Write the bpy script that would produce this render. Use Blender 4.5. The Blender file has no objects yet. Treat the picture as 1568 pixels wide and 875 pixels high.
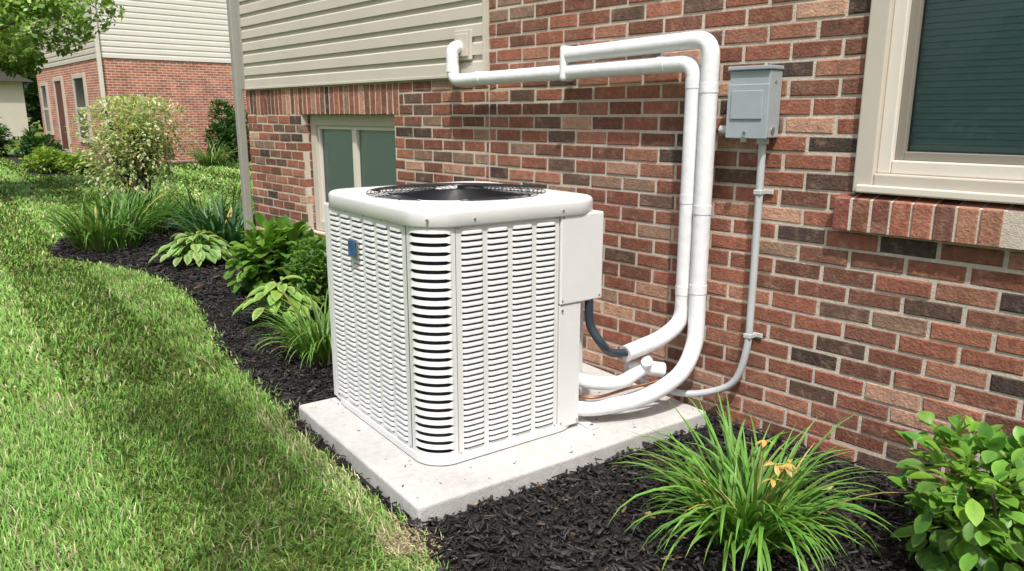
import bpy, math, random
import numpy as np
from mathutils import Vector, Matrix
random.seed(7); rng=np.random.default_rng(7)
sc=bpy.context.scene
sc.view_settings.view_transform='Standard'; sc.view_settings.look='None'
sc.view_settings.exposure=0; sc.view_settings.gamma=1
def lin(r,g,b):
    f=lambda c:(c/255/12.92 if c/255<=.04045 else ((c/255+.055)/1.055)**2.4)
    return (f(r),f(g),f(b))
# ------------------------------------------------------------ materials
def mat(name,col=(.5,.5,.5),rough=.6,metal=0,spec=.5,attr=False,nscale=0,namt=.15,bump=0,bscale=50,transl=0,detail=4,coat=0,dirt=0,blotch=None):
    m=bpy.data.materials.new(name); m.use_nodes=True
    nt=m.node_tree; N=nt.nodes; L=nt.links
    p=N['Principled BSDF']; out=N['Material Output']
    p.inputs['Roughness'].default_value=rough; p.inputs['Metallic'].default_value=metal
    p.inputs['Specular IOR Level'].default_value=spec
    p.inputs['Coat Weight'].default_value=coat
    tc=N.new('ShaderNodeTexCoord')
    if attr:
        a=N.new('ShaderNodeAttribute'); a.attribute_name='Col'; src=a.outputs['Color']
    else:
        a=N.new('ShaderNodeRGB'); a.outputs[0].default_value=(*col,1); src=a.outputs[0]
    def modulate(src,scale,amt,det):
        no=N.new('ShaderNodeTexNoise'); no.inputs['Scale'].default_value=scale; no.inputs['Detail'].default_value=det
        no.inputs['Roughness'].default_value=.65
        L.new(tc.outputs['Object'],no.inputs['Vector'])
        mr=N.new('ShaderNodeMapRange'); mr.inputs['From Min'].default_value=.3; mr.inputs['From Max'].default_value=.7
        mr.inputs['To Min'].default_value=1-amt; mr.inputs['To Max'].default_value=1+amt
        L.new(no.outputs[0],mr.inputs['Value'])
        vm=N.new('ShaderNodeVectorMath'); vm.operation='SCALE'
        L.new(src,vm.inputs[0]); L.new(mr.outputs[0],vm.inputs['Scale'])
        return vm.outputs[0]
    if blotch:
        for bc,bs,lo,hi,amt in blotch:
            no=N.new('ShaderNodeTexNoise'); no.inputs['Scale'].default_value=bs; no.inputs['Detail'].default_value=6; no.inputs['Roughness'].default_value=.7
            L.new(tc.outputs['Object'],no.inputs['Vector'])
            mr=N.new('ShaderNodeMapRange'); mr.inputs['From Min'].default_value=lo; mr.inputs['From Max'].default_value=hi; mr.inputs['To Max'].default_value=amt
            L.new(no.outputs[0],mr.inputs['Value'])
            mx=N.new('ShaderNodeMix'); mx.data_type='RGBA'; L.new(mr.outputs[0],mx.inputs[0]); L.new(src,mx.inputs[6]); mx.inputs[7].default_value=(*bc,1); src=mx.outputs[2]
    if nscale: src=modulate(src,nscale,namt,detail)
    if dirt: src=modulate(src,2.3,dirt,6)
    L.new(src,p.inputs['Base Color'])
    if bump:
        no=N.new('ShaderNodeTexNoise'); no.inputs['Scale'].default_value=bscale; no.inputs['Detail'].default_value=5
        L.new(tc.outputs['Object'],no.inputs['Vector'])
        b=N.new('ShaderNodeBump'); b.inputs['Strength'].default_value=1; b.inputs['Distance'].default_value=bump
        L.new(no.outputs[0],b.inputs['Height']); L.new(b.outputs[0],p.inputs['Normal'])
    if transl:
        t=N.new('ShaderNodeBsdfTranslucent'); mx=N.new('ShaderNodeMixShader'); mx.inputs[0].default_value=transl
        vm=N.new('ShaderNodeVectorMath'); vm.operation='MULTIPLY'; vm.inputs[1].default_value=(1.2,1.3,.6)
        L.new(src,vm.inputs[0]); L.new(vm.outputs[0],t.inputs[0])
        L.new(p.outputs[0],mx.inputs[1]); L.new(t.outputs[0],mx.inputs[2]); L.new(mx.outputs[0],out.inputs[0])
    return m
M_brick=mat('brick_clay',attr=True,rough=.88,spec=.2,nscale=42,namt=.34,bump=.005,bscale=90,dirt=.14,blotch=[(lin(186,152,130),14,.52,.74,.55),(lin(74,58,52),21,.52,.70,.7)])
M_mortar=mat('mortar',lin(196,186,172),rough=.95,spec=.1,nscale=60,namt=.14,bump=.003,bscale=150,dirt=.12)
M_siding=mat('vinyl_siding',lin(196,190,178),rough=.5,spec=.3,nscale=3,namt=.03,dirt=.03)
M_trimb=mat('trim_beige',lin(194,187,174),rough=.45,spec=.4,nscale=4,namt=.04)
M_trimw=mat('trim_cream',lin(216,210,199),rough=.4,spec=.4,nscale=4,namt=.03)
M_gtrim=mat('trim_gray',lin(150,150,142),rough=.5,nscale=4,namt=.05)
M_taupe=mat('sash_taupe',lin(132,126,116),rough=.5)
M_metalw=mat('painted_metal_white',lin(222,223,222),rough=.38,spec=.45,nscale=5,namt=.02,bump=.0006,bscale=220,dirt=.03)
M_pipe=mat('pipe_white',lin(228,230,232),rough=.42,spec=.4,nscale=12,namt=.04,bump=.003,bscale=22,dirt=.04)
M_dark=mat('coil_dark',(.008,.009,.011),rough=.7,nscale=80,namt=.3)
M_coil=mat('coil_fins',(.05,.052,.055),rough=.5,metal=.3,nscale=60,namt=.3)
M_black=mat('black_plastic',(.012,.013,.016),rough=.3,spec=.6)
M_fan=mat('fan_metal_black',(.015,.018,.028),rough=.22,metal=.3,spec=.7)
M_galv=mat('gray_enclosure',lin(158,168,173),rough=.42,spec=.5,nscale=8,namt=.05,dirt=.05)
M_conduit=mat('gray_conduit',lin(184,188,190),rough=.45,nscale=9,namt=.05)
M_steel=mat('steel',(.55,.55,.55),rough=.3,metal=1)
M_copper=mat('copper',(.32,.16,.10),rough=.45,metal=1)
M_conc=mat('concrete',lin(188,187,184),rough=.85,spec=.25,nscale=26,namt=.10,bump=.003,bscale=120,dirt=.13)
M_leaf=mat('leaf',attr=True,rough=.42,spec=.4,transl=.3,nscale=25,namt=.12)
M_grass=mat('grass',attr=True,rough=.6,spec=.2)
M_chip=mat('mulch_chip',attr=True,rough=.7,spec=.35,nscale=90,namt=.35)
M_mulch=mat('mulch_soil',(.016,.014,.012),rough=.95,nscale=60,namt=.5,bump=.01,bscale=70)
M_soil=mat('lawn_soil',lin(104,116,58),rough=1,spec=.1,nscale=8,namt=.35,bump=.01,bscale=60)
M_bark=mat('bark',(.10,.075,.05),rough=.9,nscale=30,namt=.3,bump=.01,bscale=40)
M_roof=mat('roof_shingle',(.09,.08,.075),rough=.9,nscale=20,namt=.3)
M_badge=mat('badge_blue',lin(40,85,140),rough=.2,spec=.6,nscale=30,namt=.4)
M_blind=mat('blind_slat',lin(205,214,214),rough=.6)
M_room=mat('room_dark',(.03,.035,.035),rough=.9)
M_door=mat('door_red',(.12,.03,.025),rough=.5)
def glassmat(name,tint):
    m=bpy.data.materials.new(name); m.use_nodes=True; nt=m.node_tree; N=nt.nodes; L=nt.links
    N.remove(N['Principled BSDF'])
    g=N.new('ShaderNodeBsdfGlossy'); g.inputs['Roughness'].default_value=.02; g.inputs[0].default_value=(.9,.95,.97,1)
    t=N.new('ShaderNodeBsdfTransparent'); t.inputs[0].default_value=(*tint,1)
    lw=N.new('ShaderNodeFresnel'); lw.inputs[0].default_value=1.5
    mx=N.new('ShaderNodeMixShader'); L.new(lw.outputs[0],mx.inputs[0]); L.new(t.outputs[0],mx.inputs[1]); L.new(g.outputs[0],mx.inputs[2])
    L.new(mx.outputs[0],N['Material Output'].inputs[0]); return m
M_glass=glassmat('window_glass',(.58,.70,.71)); M_glassb=glassmat('window_glass_clear',(.84,.90,.89))
def farbrick():
    m=bpy.data.materials.new('brick_far'); m.use_nodes=True; nt=m.node_tree; N=nt.nodes; L=nt.links
    p=N['Principled BSDF']; p.inputs['Roughness'].default_value=.9
    uv=N.new('ShaderNodeUVMap'); b=N.new('ShaderNodeTexBrick')
    b.inputs['Scale'].default_value=1; b.inputs['Brick Width'].default_value=.213; b.inputs['Row Height'].default_value=.0735
    b.inputs['Mortar Size'].default_value=.009; b.inputs['Bias'].default_value=0
    b.inputs['Color1'].default_value=(*lin(190,118,92),1); b.inputs['Color2'].default_value=(*lin(144,88,72),1); b.inputs['Mortar'].default_value=(*lin(206,188,172),1)
    n=N.new('ShaderNodeTexNoise'); n.inputs['Scale'].default_value=3; n.inputs['Detail'].default_value=8
    mr=N.new('ShaderNodeMapRange'); mr.inputs['From Min'].default_value=.3;mr.inputs['From Max'].default_value=.7;mr.inputs['To Min'].default_value=.75; mr.inputs['To Max'].default_value=1.2
    L.new(uv.outputs[0],b.inputs['Vector']); L.new(uv.outputs[0],n.inputs['Vector']); L.new(n.outputs[0],mr.inputs[0])
    vm=N.new('ShaderNodeVectorMath'); vm.operation='SCALE'; L.new(b.outputs[0],vm.inputs[0]); L.new(mr.outputs[0],vm.inputs['Scale'])
    L.new(vm.outputs[0],p.inputs['Base Color']); return m
M_farbrick=farbrick()
# ------------------------------------------------------------ helpers
def empty(name,loc=(0,0,0),rz=0):
    e=bpy.data.objects.new(name,None); sc.collection.objects.link(e); e.location=loc; e.rotation_euler=(0,0,rz); e.empty_display_size=.1; return e
class MB:
    def __init__(s): s.v=[];s.f=[];s.c=[];s.uv=None
    def add(s,vs,fs,col=None):
        o=len(s.v); s.v.extend([tuple(q) for q in vs]); s.f.extend([tuple(i+o for i in f) for f in fs])
        c=col if col else (1,1,1)
        if isinstance(c,list): s.c.extend(c)
        else: s.c.extend([c]*len(vs))
    def box(s,x0,x1,y0,y1,z0,z1,col=None,M=None):
        vs=[(x,y,z) for x in(x0,x1) for y in(y0,y1) for z in(z0,z1)]
        if M: vs=[tuple(M@Vector(q)) for q in vs]
        s.add(vs,[(0,1,3,2),(4,6,7,5),(0,4,5,1),(2,3,7,6),(0,2,6,4),(1,5,7,3)],col)
    def build(s,name,m,parent=None,smooth=False,bevel=0,seg=2):
        me=bpy.data.meshes.new(name); me.from_pydata(s.v,[],s.f)
        a=me.color_attributes.new('Col','FLOAT_COLOR','POINT')
        arr=np.ones((len(s.v),4),dtype=np.float32); arr[:,:3]=np.array(s.c,dtype=np.float32)
        a.data.foreach_set('color',arr.ravel())
        me.materials.append(m); 
        if smooth: me.polygons.foreach_set('use_smooth',[True]*len(me.polygons))
        me.validate(); me.update()
        o=bpy.data.objects.new(name,me); sc.collection.objects.link(o)
        if parent: o.parent=parent
        if bevel:
            b=o.modifiers.new('bevel','BEVEL'); b.width=bevel; b.segments=seg; b.limit_method='ANGLE'; b.harden_normals=False
        return o
def bx(name,m,parent,x0,x1,y0,y1,z0,z1,bevel=.003):
    b=MB(); b.box(x0,x1,y0,y1,z0,z1); return b.build(name,m,parent,bevel=bevel)
def npmesh(name,V,nper,faces,C,m,parent=None,smooth=False):
    n=V.shape[0]; me=bpy.data.meshes.new(name)
    me.vertices.add(n*nper); me.vertices.foreach_set('co',V.reshape(-1).astype(np.float32))
    base=(np.arange(n)*nper)[:,None]; pat=np.concatenate([np.array(f) for f in faces])
    loops=(base+pat[None,:]).reshape(-1); sizes=np.array([len(f) for f in faces])
    me.loops.add(len(loops)); me.loops.foreach_set('vertex_index',loops.astype(np.int32))
    starts=np.concatenate([[0],np.cumsum(sizes)[:-1]]); tot=sizes.sum()
    ls=((np.arange(n)*tot)[:,None]+starts[None,:]).reshape(-1)
    me.polygons.add(len(ls)); me.polygons.foreach_set('loop_start',ls.astype(np.int32))
    if smooth: me.polygons.foreach_set('use_smooth',[True]*len(ls))
    a=me.color_attributes.new('Col','FLOAT_COLOR','POINT')
    arr=np.ones((n,nper,4),dtype=np.float32); arr[:,:,:3]=C if C.ndim==3 else C[:,None,:]
    a.data.foreach_set('color',arr.ravel()); me.materials.append(m)
    me.update(calc_edges=True); me.validate()
    o=bpy.data.objects.new(name,me); sc.collection.objects.link(o)
    if parent: o.parent=parent
    return o
def catmull(P,n=10):
    P=[Vector(p) for p in P]; P=[P[0]*2-P[1]]+P+[P[-1]*2-P[-2]]; out=[]
    for i in range(1,len(P)-2):
        for k in range(n):
            t=k/n; a,b,c,d=P[i-1:i+3]
            out.append(.5*((2*b)+(c-a)*t+(2*a-5*b+4*c-d)*t*t+(3*b-a-3*c+d)*t**3))
    out.append(P[-2]); return out
def roundpath(P,r,n=8):
    P=[Vector(p) for p in P]; out=[P[0]]
    for i in range(1,len(P)-1):
        a=(P[i-1]-P[i]); b=(P[i+1]-P[i]); rr=min(r,a.length*.49,b.length*.49)
        A=P[i]+a.normalized()*rr; B=P[i]+b.normalized()*rr
        for k in range(n+1):
            t=k/n; out.append(A*(1-t)**2+P[i]*2*t*(1-t)+B*t*t)
    out.append(P[-1]); return out
def tube(mb,path,rad,ns=16,cap=True,col=None):
    path=[Vector(p) for p in path]; n=len(path)
    T=[(path[min(i+1,n-1)]-path[max(i-1,0)]).normalized() for i in range(n)]
    up=Vector((0,0,1)) if abs(T[0].z)<.9 else Vector((0,1,0))
    u=T[0].cross(up).normalized(); vs=[]
    for i in range(n):
        u=(u-T[i]*u.dot(T[i])).normalized(); w=T[i].cross(u)
        r=rad[i] if isinstance(rad,(list,tuple)) else rad
        for k in range(ns):
            a=2*math.pi*k/ns; vs.append(path[i]+u*math.cos(a)*r+w*math.sin(a)*r)
    fs=[(i*ns+k,i*ns+(k+1)%ns,(i+1)*ns+(k+1)%ns,(i+1)*ns+k) for i in range(n-1) for k in range(ns)]
    if cap: fs.append(tuple(range(ns-1,-1,-1))); fs.append(tuple((n-1)*ns+k for k in range(ns)))
    mb.add(vs,fs,col)
def smoothtube(name,path,rad,m,parent,ns=18):
    b=MB(); tube(b,path,rad,ns); o=b.build(name,m,parent,smooth=True)
    e=o.modifiers.new('e','EDGE_SPLIT'); e.split_angle=math.radians(50); return o
def cyl(mb,c,axis,r,h,ns=16,col=None):
    c=Vector(c); a=Vector(axis).normalized(); tube(mb,[c,c+a*h],r,ns,True,col)
# ------------------------------------------------------------ camera / light
cam=bpy.data.cameras.new('camera'); co=bpy.data.objects.new('camera',cam); sc.collection.objects.link(co)
co.location=(1.42,-2.95,1.41); co.rotation_euler=(math.radians(90-12.8),0,math.radians(48))
cam.sensor_width=36; cam.lens=36*1154/1568; cam.clip_end=1000; cam.clip_start=.05; sc.camera=co
az=math.radians(-42); el=math.radians(60)
sd=Vector((math.cos(az)*math.cos(el),math.sin(az)*math.cos(el),math.sin(el)))
su=bpy.data.lights.new('sun','SUN'); su.energy=4.1; su.angle=math.radians(1.6); su.color=(1,.97,.94)
so=bpy.data.objects.new('sun',su); sc.collection.objects.link(so); so.rotation_euler=sd.to_track_quat('Z','Y').to_euler(); so.location=(5,-5,10)
w=bpy.data.worlds.new('World'); sc.world=w; w.use_nodes=True; nt=w.node_tree
sky=nt.nodes.new('ShaderNodeTexSky'); sky.sky_type='NISHITA'; sky.sun_disc=False; sky.sun_elevation=el; sky.sun_rotation=math.atan2(sd.x,sd.y)
sky.dust_density=6; sky.air_density=1.0; sky.ozone_density=1
nt.links.new(sky.outputs[0],nt.nodes['Background'].inputs[0]); nt.nodes['Background'].inputs[1].default_value=.15
# ------------------------------------------------------------ ground
b=MB(); b.add([(-400,-400,0),(400,-400,0),(400,400,0),(-400,400,0)],[(0,1,2,3)]); b.build('ground',M_soil)
bed=[(3.5,-.0),(-5.45,-.0),(-5.45,1.3),(-8,1.7),(-9.9,1.1),(-10.2,.1),(-9,-.8),(-7.9,-1.25),(-7.3,-1.38),(-6.6,-1.15),(-6,-1.0),(-5.3,-.92),(-4.7,-.95),(-3.8,-1.12),(-3,-1.33),(-2.3,-1.42),(-1.88,-1.46),(-1.6,-1.53),(-1.1,-1.57),(-.58,-1.63),(-.3,-1.7),(0,-2.0),(.4,-2.4),(1,-2.6),(3.5,-2.6)]
bed2=[(-22.3,2.0),(-22.3,3.1),(-31,3.1),(-31,1.6),(-26,1.3),(-22,1.0),(-19.5,.6),(-18.6,1.2),(-19.5,2.0),(-21,3.0),(-21,9),(-22.3,9)]
def pip(x,y,poly):
    ins=np.zeros(x.shape,bool); j=len(poly)-1
    for i in range(len(poly)):
        xi,yi=poly[i]; xj,yj=poly[j]
        c=((yi>y)!=(yj>y))&(x<(xj-xi)*(y-yi)/((yj-yi) if yj!=yi else 1e-9)+xi)
        ins^=c; j=i
    return ins
def poly(name,pts,z,m):
    b=MB(); b.add([(p[0],p[1],z) for p in pts],[tuple(range(len(pts)))]); return b.build(name,m)
poly('mulch_bed',bed,.006,M_mulch); poly('mulch_bed',bed2,.006,M_mulch)
A=Vector((.113,.9935,0)); B=Vector((-.9935,.113,0)); U0=Vector((-.754,-1.408,0)); RZ=math.atan2(-.113,.9935)
def inpad(x,y,mg=0):
    dx=x-U0.x; dy=y-U0.y; a=dx*A.x+dy*A.y; bb=dx*B.x+dy*B.y
    return (a>-.173-mg)&(a<1.33+mg)&(bb>-.213-mg)&(bb<.957+mg)
cx,cy=1.42,-2.95
# ------------------------------------------------------------ lawn blades
def scatter(x0,x1,y0,y1,dens):
    n=int((x1-x0)*(y1-y0)*dens); return rng.uniform(x0,x1,n),rng.uniform(y0,y1,n)
def noise2(x,y,s,seed=0):
    r=np.random.default_rng(seed); out=0
    for k in range(6):
        a=r.uniform(0,6.28); fq=s*r.uniform(.6,1.8); out=out+np.sin((x*np.cos(a)+y*np.sin(a))*fq+r.uniform(0,6.28))
    return out/6
BX=[];
def lawn_zone(x0,x1,y0,y1,dmin,dmax,dens,Lb,Wb):
    x,y=scatter(x0,x1,y0,y1,dens)
    d=np.hypot(x-cx,y-cy); 
    rx=(x-cx)*.669+(y-cy)*.743; ry=-(x-cx)*.743+(y-cy)*.669
    k=(d>=dmin)&(d<dmax)&(ry>-.3)&(np.abs(rx)<ry*1.0+1.0)
    jx=x+.03*np.sin(y*37)+.02*rng.normal(size=x.size); jy=y+.03*np.sin(x*31)+.02*rng.normal(size=x.size)
    k&=~pip(jx,jy,bed)&~pip(jx,jy,bed2)&~inpad(x,y,.012)
    k&=~((y>-.02)&(x>-5.6))&~((x<-22.4)&(y>3.1))
    x=x[k];y=y[k]; BX.append((x,y,np.full(x.size,Lb),np.full(x.size,Wb)))
lawn_zone(-4,3,-7,-.8,0,4.2,9000,.052,.0044)
lawn_zone(-9,0,-9,2,4.2,8,2900,.054,.008)
lawn_zone(-16,-3,-12,9,8,14,800,.055,.015)
lawn_zone(-38,-8,-25,14,14,38,150,.065,.037)
x=np.concatenate([q[0] for q in BX]);y=np.concatenate([q[1] for q in BX]);Lb=np.concatenate([q[2] for q in BX]);Wb=np.concatenate([q[3] for q in BX])
n=x.size
nz=noise2(x,y,1.6,1); nz2=noise2(x,y,9,2); nz3=noise2(x,y,30,5)
az_=rng.uniform(0,6.283,n)+nz2*1.5
stripe=np.where(np.sin((y+.08*x)*5.2)>0,.35,3.49); st=rng.random(n)<.5; az_[st]=stripe[st]+rng.normal(0,.5,st.sum())
lean=np.clip(rng.normal(.85,.4,n),.1,1.6); Lr=Lb*rng.uniform(.45,1.35,n)*(1+.35*nz2)
sx=-np.sin(az_);sy=np.cos(az_); dx=np.cos(az_);dy=np.sin(az_)
V=np.zeros((n,5,3)); hw=Wb*rng.uniform(.6,1.4,n)/2
V[:,0]=np.stack([x-sx*hw,y-sy*hw,0*x],1); V[:,1]=np.stack([x+sx*hw,y+sy*hw,0*x],1)
m1=Lr*.5; hx=np.sin(lean*.6)*m1; hz=np.cos(lean*.6)*m1
V[:,2]=np.stack([x+dx*hx+sx*hw*.85,y+dy*hx+sy*hw*.85,hz],1); V[:,3]=np.stack([x+dx*hx-sx*hw*.85,y+dy*hx-sy*hw*.85,hz],1)
tx=hx+np.sin(lean*1.25)*m1; tz=hz+np.cos(lean*1.25)*m1
V[:,4]=np.stack([x+dx*tx,y+dy*tx,tz],1)
g1=np.array([.13,.30,.05]);g2=np.array([.29,.48,.12]);g3=np.array([.56,.54,.30])
t=np.clip(.48+.55*nz+.35*nz3+rng.normal(0,.26,n),0,1)[:,None]
C=g1*(1-t)+g2*t
pd=inpad(x,y,.16)&(rng.random(n)<.75)
dry=(rng.random(n)<.08+.20*np.clip(nz2*1.5,0,1))|pd&(rng.random(n)<.5)
C[dry]=g3*rng.uniform(.6,1.1,(dry.sum(),1))
C*=rng.uniform(.7,1.2,(n,1))
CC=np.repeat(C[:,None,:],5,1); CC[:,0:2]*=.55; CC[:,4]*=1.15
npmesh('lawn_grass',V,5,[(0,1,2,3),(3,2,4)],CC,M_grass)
# ------------------------------------------------------------ mulch chips
def chips(name,x,y,L0,zmax,cols,keepfn=None):
    n=x.size; L=L0*rng.uniform(.4,1.5,n); W=L*rng.uniform(.12,.35,n); H=W*rng.uniform(.3,.7,n)
    az=rng.uniform(0,6.283,n); pt=rng.normal(0,.28,n); rl=rng.normal(0,.5,n); z=.008+rng.uniform(0,zmax,n)
    u=np.stack([np.cos(az)*np.cos(pt),np.sin(az)*np.cos(pt),np.sin(pt)],1)
    s=np.stack([-np.sin(az),np.cos(az),0*az],1); w=np.cross(u,s); s2=s*np.cos(rl)[:,None]+w*np.sin(rl)[:,None]; w2=np.cross(u,s2)
    c=np.stack([x,y,z],1); V=np.zeros((n,8,3)); k=0
    for a in(-.5,.5):
        for b_ in(-.5,.5):
            for d in(-.5,.5):
                tp=rng.uniform(.4,1.1,n)
                V[:,k]=c+u*(a*L*rng.uniform(.8,1.1,n))[:,None]+s2*(b_*W*tp)[:,None]+w2*(d*H*tp)[:,None]; k+=1
    return npmesh(name,V,8,[(0,1,3,2),(4,6,7,5),(0,4,5,1),(2,3,7,6),(0,2,6,4),(1,5,7,3)],cols(n),M_chip)
def mulchcol(n):
    v=.009+.042*rng.random(n)**2.4; C=np.stack([v*1.1,v*1.0,v*.95],1)
    k=rng.random(n)<.03; C[k]=np.array([.11,.07,.045])*rng.uniform(.5,1.3,(k.sum(),1)); 
    k=rng.random(n)<.07; C[k]=np.array([.07,.065,.06]); return C
xs,ys=scatter(-4.2,1.9,-2.6,0,4300); k=pip(xs+.02*rng.normal(size=xs.size),ys+.02*rng.normal(size=xs.size),bed)&~inpad(xs,ys,.01)&(ys<-.012); xs=xs[k];ys=ys[k]
chips('mulch_chips',xs,ys,.034,.030,mulchcol)
xs,ys=scatter(-10.3,-4.2,-1.5,1.7,900); k=pip(xs,ys,bed)&~((ys>-.02)&(xs>-5.5)); chips('mulch_chips',xs[k],ys[k],.06,.04,mulchcol)
xs=rng.normal(-.50,.07,1500); ys=rng.normal(-1.70,.045,1500); k=~inpad(xs,ys,.005)
chips('gravel',xs[k],ys[k],.012,.02,lambda n:np.array([.50,.39,.25])*rng.uniform(.5,1.2,(n,1)))
xs,ys=scatter(-3.5,1.6,-2.2,-.02,12); k=pip(xs,ys,bed)&~inpad(xs,ys,.02)
chips('dry_leaves',xs[k],ys[k],.045,.03,lambda n:np.array([.36,.24,.13])*rng.uniform(.5,1.2,(n,1)))
xs=rng.uniform(-1.7,-.4,260); ys=rng.uniform(-1.6,-.1,260); k=inpad(xs,ys,-.02); o=chips('slab_debris',xs[k],ys[k],.010,.001,lambda n:np.array([.08,.06,.045])*rng.uniform(.4,1.6,(n,1))); o.location.z=.074
# ------------------------------------------------------------ house
H=empty('brick_house')
CP=.0735; CZ=-.06; BL=.213; GAP=.0135
pal=[(lin(150,98,80),26),(lin(132,88,72),24),(lin(160,114,94),14),(lin(120,84,70),15),(lin(104,84,73),10),(lin(80,68,62),7),(lin(184,146,124),6),(lin(146,120,102),8)]
pc=[p[0] for p in pal]; pw=[p[1] for p in pal]
def bcol():
    c=random.choices(pc,pw)[0]; s=random.uniform(.80,1.14); return tuple(q*s for q in c)
def brick(mb,x0,x1,z0,z1,y0=0,dep=.05,col=None):
    c=col or bcol(); j=lambda:random.uniform(-.0024,.0024)
    yo=y0+random.uniform(-.002,.002); e=.004
    X0,X1,Z0,Z1=x0+j(),x1+j(),z0+j(),z1+j()
    vs=[(X0,y0+dep,Z0),(X1,y0+dep,Z0),(X1,y0+dep,Z1),(X0,y0+dep,Z1),
        (X0,yo+e,Z0),(X1,yo+e,Z0),(X1,yo+e,Z1),(X0,yo+e,Z1),
        (X0+e+j(),yo+j()*.5,Z0+e+j()),(X1-e+j(),yo+j()*.5,Z0+e+j()),(X1-e+j(),yo+j()*.5,Z1-e+j()),(X0+e+j(),yo+j()*.5,Z1-e+j())]
    fs=[(8,9,10,11)]
    for k in range(4):
        l=(k+1)%4; fs+=[(4+k,4+l,8+l,8+k),(k,l,4+l,4+k)]
    mb.add(vs,fs,c)
def subtract(iv,blk):
    out=[iv]
    for a,b_ in blk:
        nw=[]
        for p,q in out:
            if b_<=p or a>=q: nw.append((p,q)); continue
            if a-p>.012: nw.append((p,a))
            if q-b_>.012: nw.append((b_,q))
        out=nw
    return out
mb=MB(); XL=-5.5; XR=3.6
nc=int((2.95-CZ)/CP)
for c in range(nc):
    z0=CZ+c*CP; z1=z0+CP-GAP; zc=(z0+z1)/2
    if z1<-.03: continue
    blk=[(-2.066,-2.054)]
    if .45<zc<1.41: blk.append((-4.43,-3.07))
    if 1.116<zc<2.65: blk.append((.13,1.5))
    if .969<zc<1.116: blk.append((.07,1.56))
    if zc>1.63: blk.append((-5.6,-2.06))
    if 1.41<zc<1.63: blk.append((-5.6,-3.0))
    x=XL-(0 if c%2 else BL/2)+random.uniform(-.004,.004)
    while x<XR:
        for p,q in subtract((max(x,XL),min(x+BL-GAP,XR)),blk): 
            if q-p>.012: brick(mb,p,q,z0,z1)
        x+=BL
x=XL
while x<-3.0-.04:
    brick(mb,x,x+CP-GAP,1.41,1.63-GAP+.001); x+=CP
for c in range(nc):
    z0=CZ+c*CP; zc=z0+CP/2
    if .45<zc<1.41: 
        mb.box(-4.45,-4.427 ,.052,.14,z0,z0+CP-GAP,bcol()); mb.box(-3.073,-3.05,.052,.14,z0,z0+CP-GAP,bcol())
mb.build('brick_veneer',M_brick,H)
mb=MB(); x=.075
while x<1.55:
    c=random.choice(pc[:4]+[pc[7]]); c=tuple(q*random.uniform(.9,1.15) for q in c)
    y0=-.05+random.uniform(-.004,.004); g=.009
    vs=[(x,y0,.969),(x+CP-g,y0,.969),(x+CP-g,.05,.969),(x,.05,.969),(x,y0,1.095),(x+CP-g,y0,1.095),(x+CP-g,.05,1.118),(x,.05,1.118)]
    mb.add(vs,[(0,3,2,1),(0,1,5,4),(1,2,6,5),(2,3,7,6),(3,0,4,7),(4,5,6,7)],c); x+=CP
mb.build('rowlock_sill',M_brick,H,bevel=.004)
mb=MB(); mb.add([(.078,-.047,.972),(1.55,-.047,.972),(1.55,.05,.972),(.078,.05,.972),(.078,-.047,1.0935),(1.55,-.047,1.0935),(1.55,.05,1.1165),(.078,.05,1.1165)],[(0,3,2,1),(0,1,5,4),(1,2,6,5),(2,3,7,6),(3,0,4,7),(4,5,6,7)]); mb.build('sill_mortar',M_mortar,H)
mb=MB()
def sheet(x0,x1,z0,z1,y=.0045): mb.box(x0,x1,y,y+.06,z0,z1)
sheet(XL+.002,-4.43,-.1,1.41); sheet(-4.43,-3.07,-.1,.45); sheet(-3.07,.13,-.1,1.41); sheet(XL+.002,.13,1.41,2.95)
sheet(.13,1.5,-.1,1.10); sheet(.13,1.5,2.65,2.95); sheet(1.5,XR-.002,-.1,2.95)
mb.box(-4.46,-4.431,.065,.2,.45,1.41); mb.box(-3.069,-3.04,.065,.2,.45,1.41)
mb.build('mortar',M_mortar,H)
mb=MB(); mb.box(XL+.01,XR-.01,.25,8,-.1,2.95); 
o=mb.build('house_body',M_room,H)
mb=MB(); mb.box(XL,XL+.06,.07,8,-.1,2.9); mb.box(XR-.06,XR,.07,8,-.1,2.9); mb.build('side_walls',M_brick,H)
def laps(name,parent,m,p0,u,nrm,length,z0,z1,pitch=.105,off=0):
    mb=MB(); p0=Vector(p0);u=Vector(u);nn=Vector(nrm); z=z0
    while z<z1-.01:
        zt=min(z+pitch,z1)
        prof=[(.0,z),(.018,z+.001),(.016,z+pitch*.62),(.006,z+pitch*.70),(.0045,zt)]
        prof=[q for q in prof if q[1]<=zt+1e-6]
        vs=[]
        for o_,zz in prof:
            for l in (0,length): 
                q=p0+u*l+nn*(o_+off); vs.append((q.x,q.y,zz))
        fs=[(2*i,2*i+1,2*i+3,2*i+2) for i in range(len(prof)-1)]
        mb.add(vs,fs); z+=pitch
    return mb.build(name,m,parent)
laps('siding',H,M_siding,(XL+.03,0,0),(1,0,0),(0,-1,0),-2.075-XL-.03,1.645,2.95)
bx('siding_backing',M_siding,H,XL+.01,-2.066,.0005,.004,1.632,2.95,0)
bx('siding_jchannel_side',M_siding,H,-2.085,-2.062,-.026,.004,1.635,2.95,.002)
bx('siding_starter',M_siding,H,XL+.03,-2.086,-.022,.004,1.628,1.646,.002)
laps('siding_upper',H,M_siding,(XL+.03,0,0),(1,0,0),(0,-1,0),XR-XL-.06,2.96,5.3)
bx('upper_wall',M_siding,H,XL+.01,XR-.01,.01,8,2.95,5.3,0)
bx('corner_trim',M_gtrim,H,XL-.02,XL+.045,-.03,.06,1.632,5.3,.003)
bx('eave',M_trimw,H,XL-.3,XR+.3,-.35,8.3,5.3,5.45,.005)
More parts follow.
